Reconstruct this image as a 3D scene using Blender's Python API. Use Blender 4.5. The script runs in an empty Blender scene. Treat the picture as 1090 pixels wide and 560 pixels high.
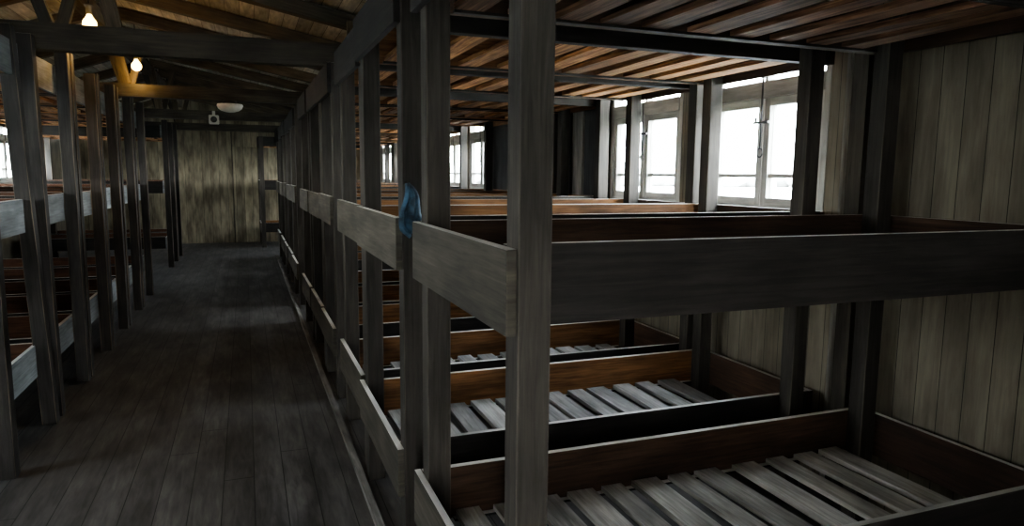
import bpy, bmesh, math, random
from mathutils import Vector, Matrix
random.seed(11)
C = bpy.context.scene.collection
PI = math.pi
H = 1.57                                  # eye height above the barrack floor

# ------------------------------------------------------------------ materials
def wood(name, dark, light, rough=.8, grain=42., along=2.2, stain=.55, edge=0., edgecol=(.5, .42, .33), tint=.22,
         groove=0., gdir='v', spec=.25, bump=.25, lo=.30, hi=.74, joints=True, lit_dust=0., tone=.25):
    """Weathered sawn wood. UV: u along the grain, v across, in metres."""
    m = bpy.data.materials.new(name); m.use_nodes = True
    t = m.node_tree; N = t.nodes; L = t.links
    b = N['Principled BSDF']; b.inputs['Roughness'].default_value = rough
    b.inputs['Specular IOR Level'].default_value = spec
    uv = N.new('ShaderNodeUVMap'); uv.uv_map = 'grain'
    oi = N.new('ShaderNodeObjectInfo')
    off = N.new('ShaderNodeVectorMath'); off.operation = 'MULTIPLY_ADD'
    L.new(oi.outputs['Random'], off.inputs[0]); off.inputs[1].default_value = (37, 91, 53); L.new(uv.outputs[0], off.inputs[2])
    mp = N.new('ShaderNodeMapping'); mp.inputs['Scale'].default_value = (along, grain, 1)
    L.new(off.outputs[0], mp.inputs[0])
    n1 = N.new('ShaderNodeTexNoise'); n1.inputs['Scale'].default_value = 1.6; n1.inputs['Detail'].default_value = 9
    n1.inputs['Roughness'].default_value = .65; n1.inputs['Distortion'].default_value = .6
    L.new(mp.outputs[0], n1.inputs['Vector'])
    r1 = N.new('ShaderNodeValToRGB'); e = r1.color_ramp.elements
    e[0].position = lo; e[0].color = (*dark, 1); e[1].position = hi; e[1].color = (*light, 1)
    L.new(n1.outputs['Fac'], r1.inputs[0])
    # broad stains
    mp2 = N.new('ShaderNodeMapping'); mp2.inputs['Scale'].default_value = (1.5, 5, 1); L.new(off.outputs[0], mp2.inputs[0])
    n2 = N.new('ShaderNodeTexNoise'); n2.inputs['Scale'].default_value = 1.7; n2.inputs['Detail'].default_value = 5
    L.new(mp2.outputs[0], n2.inputs['Vector'])
    mr = N.new('ShaderNodeMapRange'); mr.inputs[1].default_value = .35; mr.inputs[2].default_value = .65
    mr.inputs[3].default_value = 1 - stain; mr.inputs[4].default_value = 1.15
    L.new(n2.outputs['Fac'], mr.inputs[0])
    mx = N.new('ShaderNodeVectorMath'); mx.operation = 'SCALE'
    L.new(r1.outputs[0], mx.inputs[0]); L.new(mr.outputs[0], mx.inputs['Scale'])
    # each board its own tone
    mr2 = N.new('ShaderNodeMapRange'); mr2.inputs[3].default_value = 1 - tint; mr2.inputs[4].default_value = 1 + tint
    L.new(oi.outputs['Random'], mr2.inputs[0])
    mx2 = N.new('ShaderNodeVectorMath'); mx2.operation = 'SCALE'
    L.new(mx.outputs[0], mx2.inputs[0]); L.new(mr2.outputs[0], mx2.inputs['Scale'])
    col = mx2.outputs[0]
    if edge:  # worn edges; on the left posts they also hold painted light
        uv2 = N.new('ShaderNodeUVMap'); uv2.uv_map = 'edge'
        sx = N.new('ShaderNodeSeparateXYZ'); L.new(uv2.outputs[0], sx.inputs[0])
        ab = N.new('ShaderNodeMath'); ab.operation = 'ABSOLUTE'; L.new(sx.outputs['Y'], ab.inputs[0])
        ad = N.new('ShaderNodeMath'); ad.operation = 'MULTIPLY_ADD'; L.new(n2.outputs['Fac'], ad.inputs[0])
        ad.inputs[1].default_value = .5; L.new(ab.outputs[0], ad.inputs[2])
        mr3 = N.new('ShaderNodeMapRange'); mr3.inputs[1].default_value = 1.15; mr3.inputs[2].default_value = 1.3
        mr3.inputs[3].default_value = 0; mr3.inputs[4].default_value = edge
        L.new(ad.outputs[0], mr3.inputs[0])
        mc = N.new('ShaderNodeMixRGB'); L.new(mr3.outputs[0], mc.inputs[0]); L.new(col, mc.inputs[1])
        mc.inputs[2].default_value = (*edgecol, 1); col = mc.outputs[0]
    if groove:
        # plank joints every `groove` metres across
        sp = N.new('ShaderNodeSeparateXYZ'); L.new(uv.outputs[0], sp.inputs[0])
        dv = N.new('ShaderNodeMath'); dv.operation = 'DIVIDE'; L.new(sp.outputs['Y'], dv.inputs[0]); dv.inputs[1].default_value = groove
        fr = N.new('ShaderNodeMath'); fr.operation = 'FRACT'; L.new(dv.outputs[0], fr.inputs[0])
        lt = N.new('ShaderNodeMath'); lt.operation = 'LESS_THAN'; L.new(fr.outputs[0], lt.inputs[0]); lt.inputs[1].default_value = .03
        fl = N.new('ShaderNodeMath'); fl.operation = 'FLOOR'; L.new(dv.outputs[0], fl.inputs[0])
        wn = N.new('ShaderNodeTexWhiteNoise'); wn.noise_dimensions = '1D'; L.new(fl.outputs[0], wn.inputs['W'])
        # cross joints, each plank at its own length
        du = N.new('ShaderNodeMath'); du.operation = 'MULTIPLY_ADD'; L.new(wn.outputs['Value'], du.inputs[0]); du.inputs[1].default_value = 3.7; L.new(sp.outputs['X'], du.inputs[2])
        du2 = N.new('ShaderNodeMath'); du2.operation = 'DIVIDE'; L.new(du.outputs[0], du2.inputs[0]); du2.inputs[1].default_value = 3.7
        fu = N.new('ShaderNodeMath'); fu.operation = 'FRACT'; L.new(du2.outputs[0], fu.inputs[0])
        lu = N.new('ShaderNodeMath'); lu.operation = 'LESS_THAN'; L.new(fu.outputs[0], lu.inputs[0]); lu.inputs[1].default_value = .0016 if joints else -1
        mxx = N.new('ShaderNodeMath'); mxx.operation = 'MAXIMUM'; L.new(lt.outputs[0], mxx.inputs[0]); L.new(lu.outputs[0], mxx.inputs[1])
        mr4 = N.new('ShaderNodeMapRange'); mr4.inputs[3].default_value = 1 - tone; mr4.inputs[4].default_value = 1 + tone
        L.new(wn.outputs['Value'], mr4.inputs[0])
        sc = N.new('ShaderNodeVectorMath'); sc.operation = 'SCALE'; L.new(col, sc.inputs[0]); L.new(mr4.outputs[0], sc.inputs['Scale'])
        mg = N.new('ShaderNodeMixRGB'); L.new(mxx.outputs[0], mg.inputs[0]); L.new(sc.outputs[0], mg.inputs[1])
        mg.inputs[2].default_value = (dark[0]*.12, dark[1]*.12, dark[2]*.12, 1); col = mg.outputs[0]
    if lit_dust:                                   # light on upward faces painted in, along with pale wear
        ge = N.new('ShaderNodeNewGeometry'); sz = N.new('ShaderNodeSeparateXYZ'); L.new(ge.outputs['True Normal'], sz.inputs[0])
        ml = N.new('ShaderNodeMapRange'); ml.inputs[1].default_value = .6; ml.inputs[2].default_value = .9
        ml.inputs[3].default_value = 0; ml.inputs[4].default_value = lit_dust; L.new(sz.outputs['Z'], ml.inputs[0])
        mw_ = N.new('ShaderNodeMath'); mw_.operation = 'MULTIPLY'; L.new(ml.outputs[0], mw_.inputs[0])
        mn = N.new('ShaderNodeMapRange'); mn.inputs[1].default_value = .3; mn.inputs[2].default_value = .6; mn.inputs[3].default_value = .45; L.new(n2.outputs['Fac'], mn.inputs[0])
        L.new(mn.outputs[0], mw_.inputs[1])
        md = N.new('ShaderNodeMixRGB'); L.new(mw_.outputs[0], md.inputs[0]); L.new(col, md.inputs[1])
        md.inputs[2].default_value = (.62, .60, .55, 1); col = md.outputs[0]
    L.new(col, b.inputs['Base Color'])
    bp = N.new('ShaderNodeBump'); bp.inputs['Strength'].default_value = bump; bp.inputs['Distance'].default_value = .004
    L.new(n1.outputs['Fac'], bp.inputs['Height']); L.new(bp.outputs[0], b.inputs['Normal'])
    return m

def plain(name, col, rough=.5, metal=0., noise=.25, scale=30):
    m = bpy.data.materials.new(name); m.use_nodes = True
    t = m.node_tree; N = t.nodes; L = t.links; b = N['Principled BSDF']
    b.inputs['Roughness'].default_value = rough; b.inputs['Metallic'].default_value = metal
    tc = N.new('ShaderNodeTexCoord'); n = N.new('ShaderNodeTexNoise'); n.inputs['Scale'].default_value = scale; n.inputs['Detail'].default_value = 5
    L.new(tc.outputs['Object'], n.inputs['Vector'])
    r = N.new('ShaderNodeValToRGB'); e = r.color_ramp.elements
    e[0].position = .3; e[0].color = (*[c*(1-noise) for c in col], 1); e[1].position = .7; e[1].color = (*[min(1, c*(1+noise)) for c in col], 1)
    L.new(n.outputs['Fac'], r.inputs[0]); L.new(r.outputs[0], b.inputs['Base Color'])
    return m

M = {}
M['post'] = wood('post_wood', (.024, .021, .017), (.060, .053, .043), edge=.35, edgecol=(.17, .145, .115), stain=.45, lit_dust=.9)
M['post_left'] = wood('left_post_wood', (.022, .02, .018), (.054, .049, .042), edge=.9, edgecol=(.30, .235, .165), stain=.45, lit_dust=.9)  # stronger pale edges paint in window light on the aisle faces, over real wear
M['front'] = wood('front_board_wood', (.0115, .010, .009), (.028, .0245, .021), edge=.2, edgecol=(.1, .085, .07), stain=.4, lit_dust=.9)
M['rear'] = wood('rear_board_wood', (.07, .032, .013), (.25, .125, .05), stain=.5, tint=.2, lit_dust=.9)
M['rear_dark'] = wood('dark_rear_board_wood', (.022, .0125, .008), (.075, .042, .025), stain=.5, lit_dust=.9)
M['rear_left'] = wood('red_brown_board_wood', (.05, .024, .014), (.155, .073, .038), stain=.45, lit_dust=.9)
M['foot'] = wood('footboard_wood', (.038, .034, .026), (.088, .079, .06), stain=.45, lit_dust=.9)
M['foot_left'] = wood('grey_footboard_wood', (.13, .14, .14), (.27, .29, .29), stain=.4, lit_dust=.9)
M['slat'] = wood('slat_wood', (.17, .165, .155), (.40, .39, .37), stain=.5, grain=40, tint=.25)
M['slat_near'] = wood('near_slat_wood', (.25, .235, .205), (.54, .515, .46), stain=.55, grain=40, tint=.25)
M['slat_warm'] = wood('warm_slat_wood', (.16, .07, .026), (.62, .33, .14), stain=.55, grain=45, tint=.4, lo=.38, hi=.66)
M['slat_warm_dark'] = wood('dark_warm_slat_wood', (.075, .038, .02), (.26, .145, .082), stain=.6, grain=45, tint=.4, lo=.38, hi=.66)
M['wall'] = wood('wall_wood', (.088, .077, .055), (.158, .140, .103), stain=.3, groove=.106, grain=30, lo=.2, hi=.8, joints=False, tone=.09)
M['wall_end'] = wood('end_wall_wood', (.15, .13, .088), (.30, .265, .185), stain=.5, groove=.17, grain=20, lo=.2, hi=.8, joints=False)
M['door'] = wood('door_wood', (.13, .112, .075), (.27, .24, .165), stain=.5, groove=.17, grain=20, lo=.2, hi=.8, joints=False)
M['floor'] = wood('floor_wood', (.035, .033, .031), (.088, .084, .078), rough=.62, stain=.5, groove=.145, grain=20, spec=.4, tone=.15)
M['roof'] = wood('roof_board_wood', (.30, .275, .225), (.60, .555, .46), stain=.3, groove=.12, grain=18)
M['rafter'] = wood('rafter_wood', (.05, .04, .027), (.15, .12, .08), stain=.5)
M['tie'] = wood('tie_beam_wood', (.03, .026, .02), (.085, .074, .056), stain=.5, lit_dust=.9)
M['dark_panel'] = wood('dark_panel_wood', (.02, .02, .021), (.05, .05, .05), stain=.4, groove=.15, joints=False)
M['frame'] = wood('window_frame_paint', (.33, .33, .29), (.55, .545, .49), stain=.35, rough=.6, grain=18, spec=.4)
M['trim'] = wood('trim_wood', (.10, .095, .085), (.22, .21, .19), stain=.5)
M['jamb'] = wood('jamb_wood', (.11, .105, .09), (.28, .265, .235), stain=.4)
M['metal'] = plain('dark_iron', (.06, .06, .06), .45, .8)
M['white'] = plain('aged_white_plastic', (.62, .6, .55), .45, 0, .08)
M['cloth'] = plain('blue_cloth', (.026, .06, .09), .9, 0, .8, 26)
M['ground'] = plain('pale_grass', (.74, .75, .70), .95, 0, .12, .6)
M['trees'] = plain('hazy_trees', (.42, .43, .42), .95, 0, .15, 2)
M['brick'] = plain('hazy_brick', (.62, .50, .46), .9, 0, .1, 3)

def glass_mat():
    m = bpy.data.materials.new('window_glass'); m.use_nodes = True
    t = m.node_tree; N = t.nodes; L = t.links; N.clear()
    o = N.new('ShaderNodeOutputMaterial'); tr = N.new('ShaderNodeBsdfTransparent'); gl = N.new('ShaderNodeBsdfGlossy')
    tc = N.new('ShaderNodeTexCoord'); nz = N.new('ShaderNodeTexNoise'); nz.inputs['Scale'].default_value = 6
    L.new(tc.outputs['Object'], nz.inputs['Vector'])
    rp = N.new('ShaderNodeValToRGB'); rp.color_ramp.elements[0].color = (.86, .89, .9, 1); rp.color_ramp.elements[1].color = (.95, .97, .97, 1)
    L.new(nz.outputs['Fac'], rp.inputs[0]); L.new(rp.outputs[0], tr.inputs['Color'])
    gl.inputs['Roughness'].default_value = .03
    lw = N.new('ShaderNodeLayerWeight'); lw.inputs['Blend'].default_value = .5
    pw = N.new('ShaderNodeMath'); pw.operation = 'POWER'; L.new(lw.outputs['Facing'], pw.inputs[0]); pw.inputs[1].default_value = 5
    fr = N.new('ShaderNodeMath'); fr.operation = 'MULTIPLY_ADD'; L.new(pw.outputs[0], fr.inputs[0]); fr.inputs[1].default_value = .5; fr.inputs[2].default_value = .02
    mx = N.new('ShaderNodeMixShader'); L.new(fr.outputs[0], mx.inputs[0]); L.new(tr.outputs[0], mx.inputs[1]); L.new(gl.outputs[0], mx.inputs[2])
    L.new(mx.outputs[0], o.inputs[0]); return m
M['glass'] = glass_mat()
def glow(name, col, s):
    m = bpy.data.materials.new(name); m.use_nodes = True
    b = m.node_tree.nodes['Principled BSDF']; b.inputs['Base Color'].default_value = (*col, 1)
    b.inputs['Emission Color'].default_value = (*col, 1); b.inputs['Emission Strength'].default_value = s
    return m
M['bulb'] = glow('lit_bulb_glass', (1, .66, .22), 14)

# ------------------------------------------------------------------ mesh helpers
class MB:
    def __init__(self): self.bm = bmesh.new(); self.g = self.bm.loops.layers.uv.new('grain'); self.e = self.bm.loops.layers.uv.new('edge')
    def box(self, x0, x1, y0, y1, z0, z1, axis=None, mat=None, jit=0., ch=0.):
        """axis-aligned board; axis = grain direction (longest by default); mat = optional transform"""
        d = (x1-x0, y1-y0, z1-z0)
        ax = axis if axis is not None else max(range(3), key=lambda i: abs(d[i]))
        P = [Vector((x, y, z)) for x in (x0, x1) for y in (y0, y1) for z in (z0, z1)]
        if jit: P = [p + Vector([random.uniform(-jit, jit) for _ in range(3)]) for p in P]
        F = [(0, 1, 3, 2), (4, 6, 7, 5), (0, 4, 5, 1), (2, 3, 7, 6), (0, 2, 6, 4), (1, 5, 7, 3)]
        nr = [0, 0, 1, 1, 2, 2]
        c = Vector(((x0+x1)/2, (y0+y1)/2, (z0+z1)/2))
        V = [self.bm.verts.new(mat @ p if mat else p) for p in P]
        for f, n in zip(F, nr):
            fc = self.bm.faces.new([V[i] for i in f])
            ot = [i for i in range(3) if i != n]
            ua = ax if ax in ot else ot[0]
            va = [i for i in ot if i != ua][0]
            for lp, i in zip(fc.loops, f):
                p = P[i]
                lp[self.g].uv = (p[ua], p[va] + n*.37)
                lp[self.e].uv = (p[ua], 2*(p[va]-c[va])/max(abs(d[va]), 1e-6))
        return self
    def bar(self, a, b, w, h, up=(0, 0, 1)):
        """board from a to b, w across, h along the up side"""
        a = Vector(a); b = Vector(b); d = (b-a); L = d.length; X = d.normalized()
        Y = Vector(up).cross(X).normalized(); Z = X.cross(Y)
        T = Matrix(((X.x, Y.x, Z.x, a.x), (X.y, Y.y, Z.y, a.y), (X.z, Y.z, Z.z, a.z), (0, 0, 0, 1)))
        return self.box(0, L, -w/2, w/2, -h/2, h/2, 0, T)
    def lathe(self, prof, c, n=20, axis='z'):
        rings = []
        for r, z in prof:
            ring = []
            for k in range(n):
                t = 2*PI*k/n
                q = {'z': (r*math.cos(t), r*math.sin(t), z), 'y': (r*math.cos(t), z, r*math.sin(t))}[axis]
                ring.append(self.bm.verts.new((c[0]+q[0], c[1]+q[1], c[2]+q[2])))
            rings.append(ring)
        for i in range(len(rings)-1):
            for k in range(n):
                f = self.bm.faces.new((rings[i][k], rings[i][(k+1) % n], rings[i+1][(k+1) % n], rings[i+1][k])); f.smooth = True
        self.bm.faces.new(rings[0]); self.bm.faces.new(rings[-1][::-1])
        return self
    def tube(self, pts, r, n=8):
        pts = [Vector(p) for p in pts]; rings = []
        for i, p in enumerate(pts):
            d = (pts[min(i+1, len(pts)-1)] - pts[max(i-1, 0)]).normalized()
            a = d.orthogonal().normalized() if i == 0 else (a - d*a.dot(d)).normalized()
            b = d.cross(a)
            rings.append([self.bm.verts.new(p + r*(math.cos(2*PI*k/n)*a + math.sin(2*PI*k/n)*b)) for k in range(n)])
        for i in range(len(rings)-1):
            for k in range(n):
                f = self.bm.faces.new((rings[i][k], rings[i][(k+1) % n], rings[i+1][(k+1) % n], rings[i+1][k])); f.smooth = True
        self.bm.faces.new(rings[0][::-1]); self.bm.faces.new(rings[-1])
        return self
    def build(self, name, mat, parent=None, bevel=0., origin=None):
        bmesh.ops.recalc_face_normals(self.bm, faces=self.bm.faces)
        me = bpy.data.meshes.new(name)
        self.bm.to_mesh(me); self.bm.free(); me.materials.append(mat)
        o = bpy.data.objects.new(name, me); C.objects.link(o)
        if parent is not None:
            o.parent = parent
            loc = Vector((0, 0, 0)); q = parent
            while q is not None: loc += q.location; q = q.parent
            me.transform(Matrix.Translation(-loc))
        if bevel:
            b = o.modifiers.new('worn_edges', 'BEVEL'); b.width = bevel; b.segments = 2; b.limit_method = 'ANGLE'
        return o

def tag(o, label=None, cat=None, group=None, kind=None):
    if label: o['label'] = label
    if cat: o['category'] = cat
    if group: o['group'] = group
    if kind: o['kind'] = kind
    return o
def empty(name, loc, **k):
    o = bpy.data.objects.new(name, None); C.objects.link(o); o.location = loc; o.empty_display_size = .1
    return tag(o, **k)

# ------------------------------------------------------------------ the room
XL, XR = -3.36, 2.705          # inner faces of the side walls
YF, YE = -.95, 16.72           # front wall behind the camera, end wall
DX0, DX1, DZ = -.42, -.2, 1.9      # unseen slot added in the front wall for fill light
SILL, HEAD = 1.38, 2.215       # window opening heights
EAVE = 2.30
RX, RZ = -1.25, 3.07           # ridge
def roofz(x): return EAVE + (RZ-EAVE)*((XR-x)/(XR-RX) if x > RX else (x-XL)/(RX-XL))

tag(MB().box(XL-.06, XR+.06, YF-.1, YE+.06, -.08, 0, 1).build('floor', M['floor']), kind='structure')

def wall_planks(name, x0, x1, wins, mat, y0=YF, y1=YE, joints=()):
    m = MB(); ys = y0
    for a, b in wins:
        if a > ys: m.box(x0, x1, ys, a, 0, EAVE+.1, 2)
        m.box(x0, x1, a, b, 0, SILL, 2); m.box(x0, x1, a, b, HEAD, EAVE+.1, 2)
        ys = b
    m.box(x0, x1, ys, y1, 0, EAVE+.1, 2)
    return tag(m.build(name, mat), kind='structure')
WW = .95
right_c = [3.185, 4.43, 8.17, 9.36, 11.25, 13.05, 14.28, 15.75]
left_c = [3.185, 4.43, 8.17, 9.36, 12.6, 13.9]  # farthest window is unseen, added to brighten the end wall
wall_planks('wall_right', XR, XR+.075, [(c-WW/2, c+WW/2) for c in right_c], M['wall'])
wall_planks('wall_left', XL-.075, XL, [(c-WW/2, c+WW/2) for c in left_c], M['wall'])
# end wall with a plank door, reaching up into the gable
def gable(name, y0, y1, x0, x1, mat):
    m = MB(); m.box(x0, x1, y0, y1, 0, EAVE, 2)
    bm = m.bm; P = [(XL-.05, EAVE), (XR+.05, EAVE), (RX, RZ+.25)]
    A = [bm.verts.new((x, y0, z)) for x, z in P]; B = [bm.verts.new((x, y1, z)) for x, z in P]
    for f in ([A[0], A[1], A[2]], [B[0], B[2], B[1]], [A[0], B[0], B[1], A[1]], [A[1], B[1], B[2], A[2]], [A[2], B[2], B[0], A[0]]):
        fc = bm.faces.new(f)
        for lp in fc.loops: lp[m.g].uv = (lp.vert.co.z, lp.vert.co.x + .37)
    return m
gable('wall_end', YE, YE+.06, XL-.05, XR+.05, M['wall_end']).build('wall_end', M['wall_end'])
tag(bpy.data.objects['wall_end'], kind='structure')
dr = empty('door_1', (.01, YE-.02, 0), kind='structure')
MB().box(-.245, .262, YE-.035, YE-.004, .015, 2.12, 2).build('door_leaf', M['door'], dr)
MB().box(-.272, -.247, YE-.03, YE-.004, 0, 2.5, 2).build('door_jamb', M['tie'], dr)
MB().box(.264, .30, YE-.05, YE-.004, 0, 2.2, 2).build('door_jamb', M['tie'], dr)
# front wall behind the viewpoint, with an unseen slot added to let in fill light
m = MB()
m.box(XL-.05, DX0, YF-.08, YF, 0, EAVE, 2); m.box(DX1, XR+.05, YF-.08, YF, 0, EAVE, 2); m.box(DX0, DX1, YF-.08, YF, DZ, EAVE+.0, 0)
P = [(XL-.05, EAVE), (XR+.05, EAVE), (RX, RZ+.25)]
A = [m.bm.verts.new((x, YF-.08, z)) for x, z in P]; B = [m.bm.verts.new((x, YF, z)) for x, z in P]
for f in ([A[0], A[1], A[2]], [B[0], B[2], B[1]], [A[1], B[1], B[2], A[2]], [A[2], B[2], B[0], A[0]]): m.bm.faces.new(f)
tag(m.build('wall_front', M['wall']), kind='structure')

# roof: boarding on rafters, tie beams with struts
ceil = MB()
for (xa, xb) in ((XR+.1, RX), (RX, XL-.1)):
    za, zb = roofz(xa), roofz(xb)
    bm = ceil.bm
    q = [(xa, YF-.1, za+.13), (xa, YE+.06, za+.13), (xb, YE+.06, zb+.13), (xb, YF-.1, zb+.13)]
    lo = [bm.verts.new(p) for p in q]; hi = [bm.verts.new((p[0], p[1], p[2]+.05)) for p in q]
    for f in (lo, hi[::-1], [lo[0], lo[1], hi[1], hi[0]], [lo[1], lo[2], hi[2], hi[1]], [lo[2], lo[3], hi[3], hi[2]], [lo[3], lo[0], hi[0], hi[3]]):
        fc = bm.faces.new(f)
        for lp in fc.loops: lp[ceil.g].uv = (lp.vert.co.y, lp.vert.co.x*1.02)
ceil = tag(ceil.build('ceiling', M['roof']), kind='structure')
RW = .10
ry = [1.12, 2.27, 3.42, 4.57, 5.72, 6.9, 8.05, 9.2, 10.35, 11.62, 12.75, 13.9, 15.05, 16.2]
for y in ry:
    MB().bar((XR+.02, y, roofz(XR)+.066), (RX, y, RZ+.066), RW, .11).build('rafter', M['rafter'], ceil)
    MB().bar((XL-.02, y, roofz(XL)+.066), (RX, y, RZ+.066), RW, .11).build('rafter', M['rafter'], ceil)
MB().box(RX-.05, RX+.05, 1, YE, RZ-.14, RZ-.005, 1).build('ridge_beam', M['rafter'], ceil)
ties = [5.38, 8.34, 11.45, 14.45]
for k, y in enumerate(ties):
    MB().box(XL+.01, XR-.01, y-.06, y+.06, 2.335, 2.335+(.165 if k == 0 else .13), 0).build('tie_beam', M['tie'], ceil)
    top = 2.335+(.165 if k == 0 else .13)
    # inclined strut that catches the lamp light, and the raking pair to its left
    a, b = ((-.77, -.87), (-1.12, -1.24), (-1.13, -1.22), (-1.13, -1.2))[k]
    MB().bar((a, y, top), (b, y, roofz(b)+.01), .09, .09, (0, 1, 0)).build('strut', M['rafter'], ceil)
    MB().bar((-1.15, y, top), (-1.32, y, roofz(-1.32)), .07, .08, (0, 1, 0)).build('strut', M['tie'], ceil)
    MB().bar((-1.08, y+.05, top), (-.93, y+.05, roofz(-.93)), .07, .05, (0, 1, 0)).build('strut', M['rafter'], ceil)
MB().box(.725, .765, 5.27, 5.315, 2.235, 2.66, 2).build('hanger_plank', M['rafter'], ceil)
MB().bar((.66, 5.2, 2.25), (.95, 5.2, 2.60), .03, .06, (0, 1, 0)).build('brace', M['jamb'], ceil)
MB().bar((.54, 3.577, 2.13), (.71, 3.577, 2.31), .03, .04, (0, 1, 0)).build('brace', M['jamb'], ceil)

# ------------------------------------------------------------------ windows
def window(n, side, yc):
    s = 1 if side == 'r' else -1
    X = XR if s > 0 else XL                      # inner wall face
    r = empty('window_%d' % n, (X + s*.04, yc, SILL), kind='structure')
    def B(m, d0, d1, y0, y1, z0, z1, ax=None):   # d measured outwards from the inner face
        a, b = X + s*d0, X + s*d1
        return m.box(min(a, b), max(a, b), yc+y0, yc+y1, z0, z1, ax)
    h = WW/2
    f = MB()
    B(f, -.004, .075, -h, -h+.035, SILL, HEAD, 2); B(f, -.004, .075, h-.035, h, SILL, HEAD, 2)
    B(f, -.004, .075, -h+.035, h-.035, SILL, SILL+.03, 1); B(f, -.004, .075, -h+.035, h-.035, HEAD-.02, HEAD, 1)
    B(f, -.012, .07, -h+.035, h-.035, 2.005, 2.095, 1)      # broad transom board
    B(f, .01, .06, -.012, .012, 2.095, HEAD-.02, 2)         # clerestory bar
    f.build('window_frame', M['frame'], r)
    p = MB(); B(p, .034, .038, -h+.035, -.012, 2.095, HEAD-.02); B(p, .034, .038, .012, h-.035, 2.095, HEAD-.02); p.build('pane', M['glass'], r)
    for a, b in ((-h+.037, -.004), (.004, h-.037)):
        m = MB(); t = .043; z0, z1 = SILL+.031, 2.003
        B(m, .006, .055, a, a+t, z0, z1, 2); B(m, .006, .055, b-t, b, z0, z1, 2)
        B(m, .006, .055, a+t, b-t, z0, z0+t, 1); B(m, .006, .055, a+t, b-t, z1-t, z1, 1)
        B(m, .015, .048, a+t, b-t, 1.567, 1.588, 1)         # glazing bar
        sa = m.build('sash', M['frame'], r)
        g = MB(); B(g, .03, .034, a+t, b-t, z0+t, 1.567); B(g, .03, .034, a+t, b-t, 1.588, z1-t); g.build('pane', M['glass'], sa)
    # espagnolette rod with knob and drop ring
    x = X - s*.012
    m = MB(); m.tube([(x, yc, 1.73), (x, yc, 2.14)], .006); m.tube([(x, yc-.06, 1.872), (x, yc+.06, 1.872)], .008)
    m.tube([(x-s*.02, yc+.02, 1.872), (x-s*.02, yc+.02, 1.90)], .007)
    m.tube([(x, yc+.022*math.cos(t*PI/6), 1.705+.025*math.sin(t*PI/6)) for t in range(13)], .004)
    m.box(x-.008, x+.008, yc-.012, yc+.012, 2.11, 2.15)
    m.build('latch_rod', M['metal'], r)
    m = MB(); B(m, -.06, -.005, -h-.03, h+.03, SILL-.028, SILL+.001, 1); m.build('window_sill', M['jamb'], r)
    # real opening in the wall: a light portal helps the sky light through
    l = bpy.data.lights.new('window_portal', 'AREA'); l.shape = 'RECTANGLE'; l.size = WW; l.size_y = HEAD-SILL
    l.cycles.is_portal = True
    o = bpy.data.objects.new('window_portal', l); C.objects.link(o); o.location = (X + s*.09, yc, (SILL+HEAD)/2)
    o.rotation_euler = (PI/2, 0, PI/2 if s > 0 else -PI/2)
    return r
k = 0
for c in right_c: k += 1; window(k, 'r', c)
for c in left_c: k += 1; window(k, 'l', c)
l = bpy.data.lights.new('fill_slot_portal', 'AREA'); l.shape = 'RECTANGLE'; l.size = DX1-DX0; l.size_y = DZ; l.cycles.is_portal = True  # portal for the added fill slot
o = bpy.data.objects.new('fill_slot_portal', l); C.objects.link(o); o.location = ((DX0+DX1)/2, YF-.09, DZ/2); o.rotation_euler = (PI/2, 0, PI)

# uprights on the window wall: pale and dark planks between the window pairs
tag(MB().box(XR-.02, XR-.001, 2.53, 2.60, 0, 2.28, 2).build('trim_1', M['jamb']), kind='structure')
tag(MB().box(XR-.06, XR-.001, 2.44, 2.525, 0, 2.28, 2).build('trim_2', M['tie']), kind='structure')
tag(MB().box(XR-.03, XR-.001, 5.36, 5.56, 0, 2.28, 2).build('trim_3', M['jamb']), kind='structure')
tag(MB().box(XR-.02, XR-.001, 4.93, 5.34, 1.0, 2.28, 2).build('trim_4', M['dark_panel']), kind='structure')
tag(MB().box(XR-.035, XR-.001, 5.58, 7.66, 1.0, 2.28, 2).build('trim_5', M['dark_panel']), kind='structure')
# kerb plank along the foot of the right-hand bunks
tag(MB().box(.488, .522, 1.3, 13.9, 0, .028, 1).build('baseboard_right', M['trim']), kind='structure')

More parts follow.
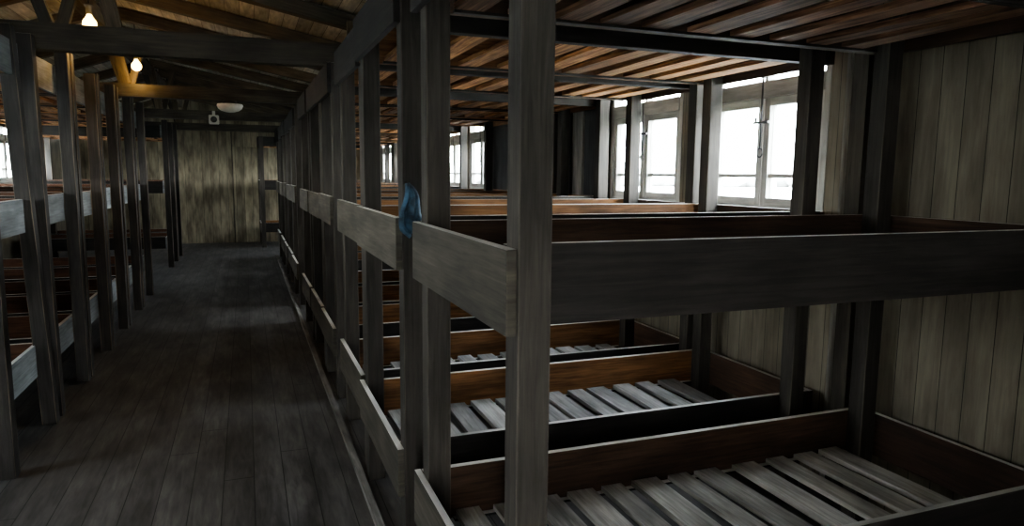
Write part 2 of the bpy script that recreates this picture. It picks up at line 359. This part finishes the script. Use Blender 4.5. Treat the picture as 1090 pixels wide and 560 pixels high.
# ------------------------------------------------------------------ bunks
TIERS = (.504, 1.404, 2.304)
BH = .197
def bunk(x0, y0, y1, s, label, detail, near=0, inset=0., post_h=2.31, leans=None, dz=0., length=2.08):
    """three-tier bunk: x0 aisle face of its posts, s=+1 head to the right wall, s=-1 head to the left wall"""
    r = empty('bunk_bed', (x0 + s*length/2, (y0+y1)/2, 0), label=label, cat='bunk',
              group='three-tier bunks along the right wall' if s > 0 else 'three-tier bunks along the left wall')
    def bx(m, a, b, ya, yb, za, zb, ax=None, jit=0., mat=None):
        p, q = x0 + s*a, x0 + s*b
        return m.box(min(p, q), max(p, q), ya, yb, za, zb, ax, mat, jit)
    pw, pd = .082, .08
    P = []
    pm = M['post'] if s > 0 else M['post_left']
    for i, (a, yy) in enumerate(((0, y0), (0, y1), (length-pw-inset, y0), (length-pw, y1))):
        hh = post_h + random.uniform(-.02, .03) if i < 2 else 2.30
        m = MB(); bx(m, a, a+pw, yy-pd, yy, 0, hh, 2)
        ln = (leans or {}).get(i)
        if ln:                                  # lean about the foot
            for v in m.bm.verts: v.co.x += ln[0]*v.co.z/2.3; v.co.y += ln[1]*v.co.z/2.3
        m.build('post', pm, r, bevel=.005 if detail else 0)
    tb = .025
    fo = (-tb-.001, -.001) if s > 0 else (pw+.001, pw+tb+.001)
    sx0 = 0 if s > 0 else pw+tb+.003
    for ti, z in enumerate(TIERS):
        z = z + dz + random.uniform(-.006, .006)
        fz = random.uniform(-.006, .008)
        m = MB(); bx(m, *fo, y0-pd+.005, y1+.03, z-BH+fz, z+fz, 1, .0015)
        m.build('footboard', (M['front'] if ti == 2 else M['foot']) if s > 0 else M['foot_left'], r, bevel=.003 if detail else 0)
        m = MB(); bx(m, length+.001, length+.024, y0+.0, y1, z-BH, z-.002, 1)
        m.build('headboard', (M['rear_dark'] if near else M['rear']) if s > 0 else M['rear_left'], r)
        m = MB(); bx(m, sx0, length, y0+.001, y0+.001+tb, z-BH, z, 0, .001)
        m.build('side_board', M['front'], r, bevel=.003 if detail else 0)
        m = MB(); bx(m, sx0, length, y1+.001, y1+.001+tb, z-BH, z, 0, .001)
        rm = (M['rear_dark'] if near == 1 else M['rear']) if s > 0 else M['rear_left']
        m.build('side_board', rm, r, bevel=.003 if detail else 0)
        # slat bed: two bearers nailed inside the side boards carry loose slats
        zs = z-.165
        m = MB()
        bx(m, pw+.03, length-pw-.01, y0+tb+.003, y0+tb+.028, zs-.032, zs-.0225, 0)
        bx(m, pw+.03, length-pw-.01, y1-.025, y1-.001, zs-.032, zs-.0225, 0)
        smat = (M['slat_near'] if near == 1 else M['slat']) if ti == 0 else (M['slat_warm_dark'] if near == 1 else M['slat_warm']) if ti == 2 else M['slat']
        if detail:
            bed = m.build('slat_bed', M['front'], r)
            sm = None
        else:
            sm = m
        x = pw + .035
        end = length-pw-.03
        while x < end-.06:
            w = random.uniform(.085, .118)
            if x + w > end: w = end - x
            cx = (x+w/2); ang = math.radians(random.gauss(0, .9))
            T = Matrix.Translation((x0+s*cx, (y0+y1)/2, 0)) @ Matrix.Rotation(ang, 4, 'Z')
            hl = (y1-y0)/2
            t = sm or MB()
            t.box(-w/2, w/2, -hl+tb+.006, hl-.005, zs-.022+random.uniform(0, .002), zs+random.uniform(-.003, .003), 1, T)
            if not sm: t.build('slat', smat, bed)
            x += w + (random.uniform(.035, .07) if ti == 0 else random.uniform(.065, .115) if ti == 2 else random.uniform(.05, .08) if s < 0 else random.uniform(.3, .5))
        if sm: sm.build('slat_bed', smat, r)
    return r

RB = [  # x0, y0, y1, near
    (.558, 1.50, 2.335, 1), (.541, 2.64, 3.52, 2), (.556, 3.68, 4.44, 2), (.552, 4.90, 5.60, 0),
    (.558, 5.76, 6.60, 0), (.552, 6.76, 7.61, 0), (.560, 7.80, 8.22, 0), (.556, 8.60, 9.44, 0), (.562, 9.62, 10.46, 0),
    (.556, 10.64, 11.3, 0), (.560, 11.62, 12.5, 0), (.556, 12.86, 13.7, 0)]
RB[6] = (.560, 7.78, 8.26, 0)
RB = [b for i, b in enumerate(RB) if i != 6]
RL = ['nearest three-tier bunk on the right, big post at the front of the view',
      'second three-tier plank bunk on the right, in front of the first window',
      'third three-tier plank bunk on the right, in front of the second window, orange inner boards',
      'fourth three-tier plank bunk on the right, beside the dark wall between the window pairs',
      'fifth three-tier wooden bunk down the right side of the aisle',
      'sixth three-tier wooden bunk down the right side of the aisle',
      'seventh three-tier wooden bunk down the right side of the aisle',
      'eighth three-tier wooden bunk down the right side of the aisle',
      'ninth three-tier wooden bunk down the right side of the aisle',
      'tenth three-tier wooden bunk down the right side of the aisle',
      'last bunk of the unbroken right row, just before the pale bunk by the end wall']
for i, ((x0, a, b, nr), lb) in enumerate(zip(RB, RL)):
    bunk(x0, a, b, 1, lb, i < 4, nr, inset=.11 if i == 1 else 0)
bunk(.285, 15.5, 16.35, 1, 'farthest bunk on the right, jutting into the aisle beside the end wall door', False, 0, length=2.36)
LB = [(4.14, 4.98), (5.13, 5.94), (6.06, 6.90), (7.02, 7.82), (7.99, 8.84), (9.02, 9.88), (12.68, 13.5), (13.62, 14.34)]
LL = ['nearest three-tier bunk on the left, cut by the left edge of the photo',
      'second three-tier bunk on the left of the aisle, pale grey footboards between dark posts',
      'third three-tier bunk on the left, its post just behind the first tie beam',
      'fourth three-tier bunk along the left side of the aisle',
      'fifth three-tier bunk along the left side of the aisle',
      'sixth bunk on the left, last of the unbroken row before the gap',
      'lone bunk on the left beyond the gap, its front showing near the end wall',
      'farthest three-tier bunk on the left, behind the lone one near the end wall']
for i, ((a, b), lb) in enumerate(zip(LB, LL)):
    bunk(-1.15, a, b, -1, lb, i < 2, 0, post_h=2.39, leans={1: (-.07, -.04)} if i == 0 else {0: (-.02, 0)} if i == 1 else None)

# ------------------------------------------------------------------ lamps and small things
def bulb(x, y, z, label, w):
    r = empty('light_bulb', (x, y, z), label=label, cat='light bulb', group='bare bulbs under the roof')
    rz = roofz(x)
    MB().lathe([(.004, .04), (.014, .036), (.022, .018), (.042, -.01), (.048, -.032), (.042, -.058), (.022, -.075), (.002, -.08)], (x, y, z), 18).build('bulb', M['bulb'], r)
    MB().lathe([(.012, 0), (.021, .002), (.021, .05), (.03, .055), (.03, .07), (.008, .072)], (x, y, z+.036), 14).build('socket', M['trim'], r)
    MB().tube([(x, y, z+.1), (x, y, rz+.12)], .005, 6).build('cable', M['metal'], r)
    l = bpy.data.lights.new('bulb_light', 'POINT'); l.energy = w; l.color = (1, .62, .22); l.shadow_soft_size = .06
    o = bpy.data.objects.new('bulb_light', l); C.objects.link(o); o.location = (x, y, z-.145)
bulb(-1.02, 6.0, H+1.09, 'lit bare bulb nearer the camera, upper left under the rafters', 13)
bulb(-1.0, 8.2, H+1.095, 'lit bare bulb farther back, seen just under the first tie beam', 4)
dl = empty('dome_lamp', (-.13, 8.34, 2.335), label='white glass dome lamp under the second tie beam, unlit', cat='lamp')
MB().lathe([(.01, 0), (.07, 0), (.075, -.02), (.06, -.028), (.01, -.03)], (-.13, 8.34, 2.334), 20).build('lamp_base', M['tie'], dl)
MB().lathe([(.02, -.028), (.13, -.032), (.135, -.05), (.12, -.082), (.09, -.103), (.045, -.116), (.004, -.12)], (-.13, 8.34, 2.334), 24).build('lamp_shade', M['white'], dl)
sd = empty('security_camera', (-.40, 11.38, 2.335), label='small white box with a round dark lens under the third tie beam', cat='camera')
MB().box(-.475, -.335, 11.33, 11.44, 2.27, 2.40).build('housing', M['white'], sd, bevel=.012)
MB().lathe([(.002, 0), (.045, 0), (.045, -.02), (.03, -.024), (.002, -.02)], (-.405, 11.33, 2.335), 18, 'y').build('lens', M['metal'], sd)
MB().box(-.425, -.385, 11.36, 11.40, 2.40, 2.46).build('bracket', M['white'], sd)

# cloth standing in for a blue shape at the post of the second bunk
bm = bmesh.new(); nu, nv = 13, 22; G = []
for j in range(nv):
    t = j/(nv-1); row = []
    wd = .012 + .125*min(1, t*1.25)**.9 * (1 if t < .86 else 1-(t-.86)*3.2)
    for i in range(nu):
        q = i/(nu-1)-.5
        y = 2.535 - .010*math.sin(q*17+t*3) - .012*math.cos(q*9-1.5*t)*min(1, t*2)
        row.append(bm.verts.new((.556 + .024*t + q*wd*.72 + .008*math.sin(t*7), y, 1.535 - .175*t - .025*abs(q)*(t > .6) + .03*q*t)))
    G.append(row)
for j in range(nv-1):
    for i in range(nu-1):
        f = bm.faces.new((G[j][i], G[j][i+1], G[j+1][i+1], G[j+1][i])); f.smooth = True
me = bpy.data.meshes.new('blue_shape_cloth'); bm.to_mesh(me); bm.free(); me.materials.append(M['cloth'])
o = bpy.data.objects.new('blue_shape_cloth', me); C.objects.link(o)
sd_ = o.modifiers.new('thickness', 'SOLIDIFY'); sd_.thickness = .006
tag(o, 'cloth standing in for a blue shape at an aisle post behind the nearest right bunk', 'cloth')

# ------------------------------------------------------------------ outside
m = MB(); m.box(-140, 260, -140, 260, -.62, -.5, 0); tag(m.build('exterior_ground', M['ground']), kind='structure')
bm = MB()
for k in range(150):
    a = math.radians(-75 + k*1.0); d = 150 + random.uniform(-10, 10); x, y = d*math.cos(a), d*math.sin(a)
    bm.lathe([(.5, -.5), (random.uniform(2, 4), 1), (random.uniform(2, 4), random.uniform(2, 3)), (.6, random.uniform(3, 5.5))], (x, y, -.5), 7)
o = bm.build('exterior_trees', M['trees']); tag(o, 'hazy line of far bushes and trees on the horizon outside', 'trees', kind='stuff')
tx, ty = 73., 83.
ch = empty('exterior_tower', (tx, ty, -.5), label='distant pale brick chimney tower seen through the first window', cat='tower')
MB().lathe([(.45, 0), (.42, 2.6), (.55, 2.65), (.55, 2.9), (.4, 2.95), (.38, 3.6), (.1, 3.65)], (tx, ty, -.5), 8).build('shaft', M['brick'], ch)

# ------------------------------------------------------------------ sky and light
w = bpy.data.worlds.new('overcast_sky'); bpy.context.scene.world = w; w.use_nodes = True
t = w.node_tree; N = t.nodes; L = t.links; bg = N['Background']
tc = N.new('ShaderNodeTexCoord'); sp = N.new('ShaderNodeSeparateXYZ'); L.new(tc.outputs['Generated'], sp.inputs[0])
rp = N.new('ShaderNodeValToRGB'); e = rp.color_ramp.elements
e[0].position = .0; e[0].color = (.98, .99, 1, 1); e[1].position = .8; e[1].color = (.84, .90, 1, 1)
L.new(sp.outputs['Z'], rp.inputs[0]); L.new(rp.outputs[0], bg.inputs['Color']); bg.inputs['Strength'].default_value = 75.

# ------------------------------------------------------------------ camera
F = 739.7755; yaw, pitch, roll = .365, .1265, .0099
cy, sy, cp, spn = math.cos(yaw), math.sin(yaw), math.cos(pitch), math.sin(pitch)
f = Vector((sy*cp, cy*cp, -spn)); r = Vector((cy, -sy, 0)); u = r.cross(f)
r2 = r*math.cos(roll) + u*math.sin(roll); u2 = -r*math.sin(roll) + u*math.cos(roll)
cd = bpy.data.cameras.new('camera'); cam = bpy.data.objects.new('camera', cd); C.objects.link(cam)
cd.sensor_fit = 'HORIZONTAL'; cd.sensor_width = 36; cd.lens = F*36/1090; cd.clip_start = .05; cd.clip_end = 1000
mw = Matrix(((r2.x, u2.x, -f.x, 0), (r2.y, u2.y, -f.y, 0), (r2.z, u2.z, -f.z, H), (0, 0, 0, 1)))
cam.matrix_world = mw
sc = bpy.context.scene; sc.camera = cam
sc.view_settings.view_transform = 'AgX'; sc.view_settings.look = 'AgX - Medium High Contrast'
sc.view_settings.exposure = 0.25
sc.cycles.max_bounces = 10; sc.cycles.diffuse_bounces = 6; sc.cycles.transparent_max_bounces = 16
sc.cycles.use_denoising = True; sc.cycles.sample_clamp_indirect = 8
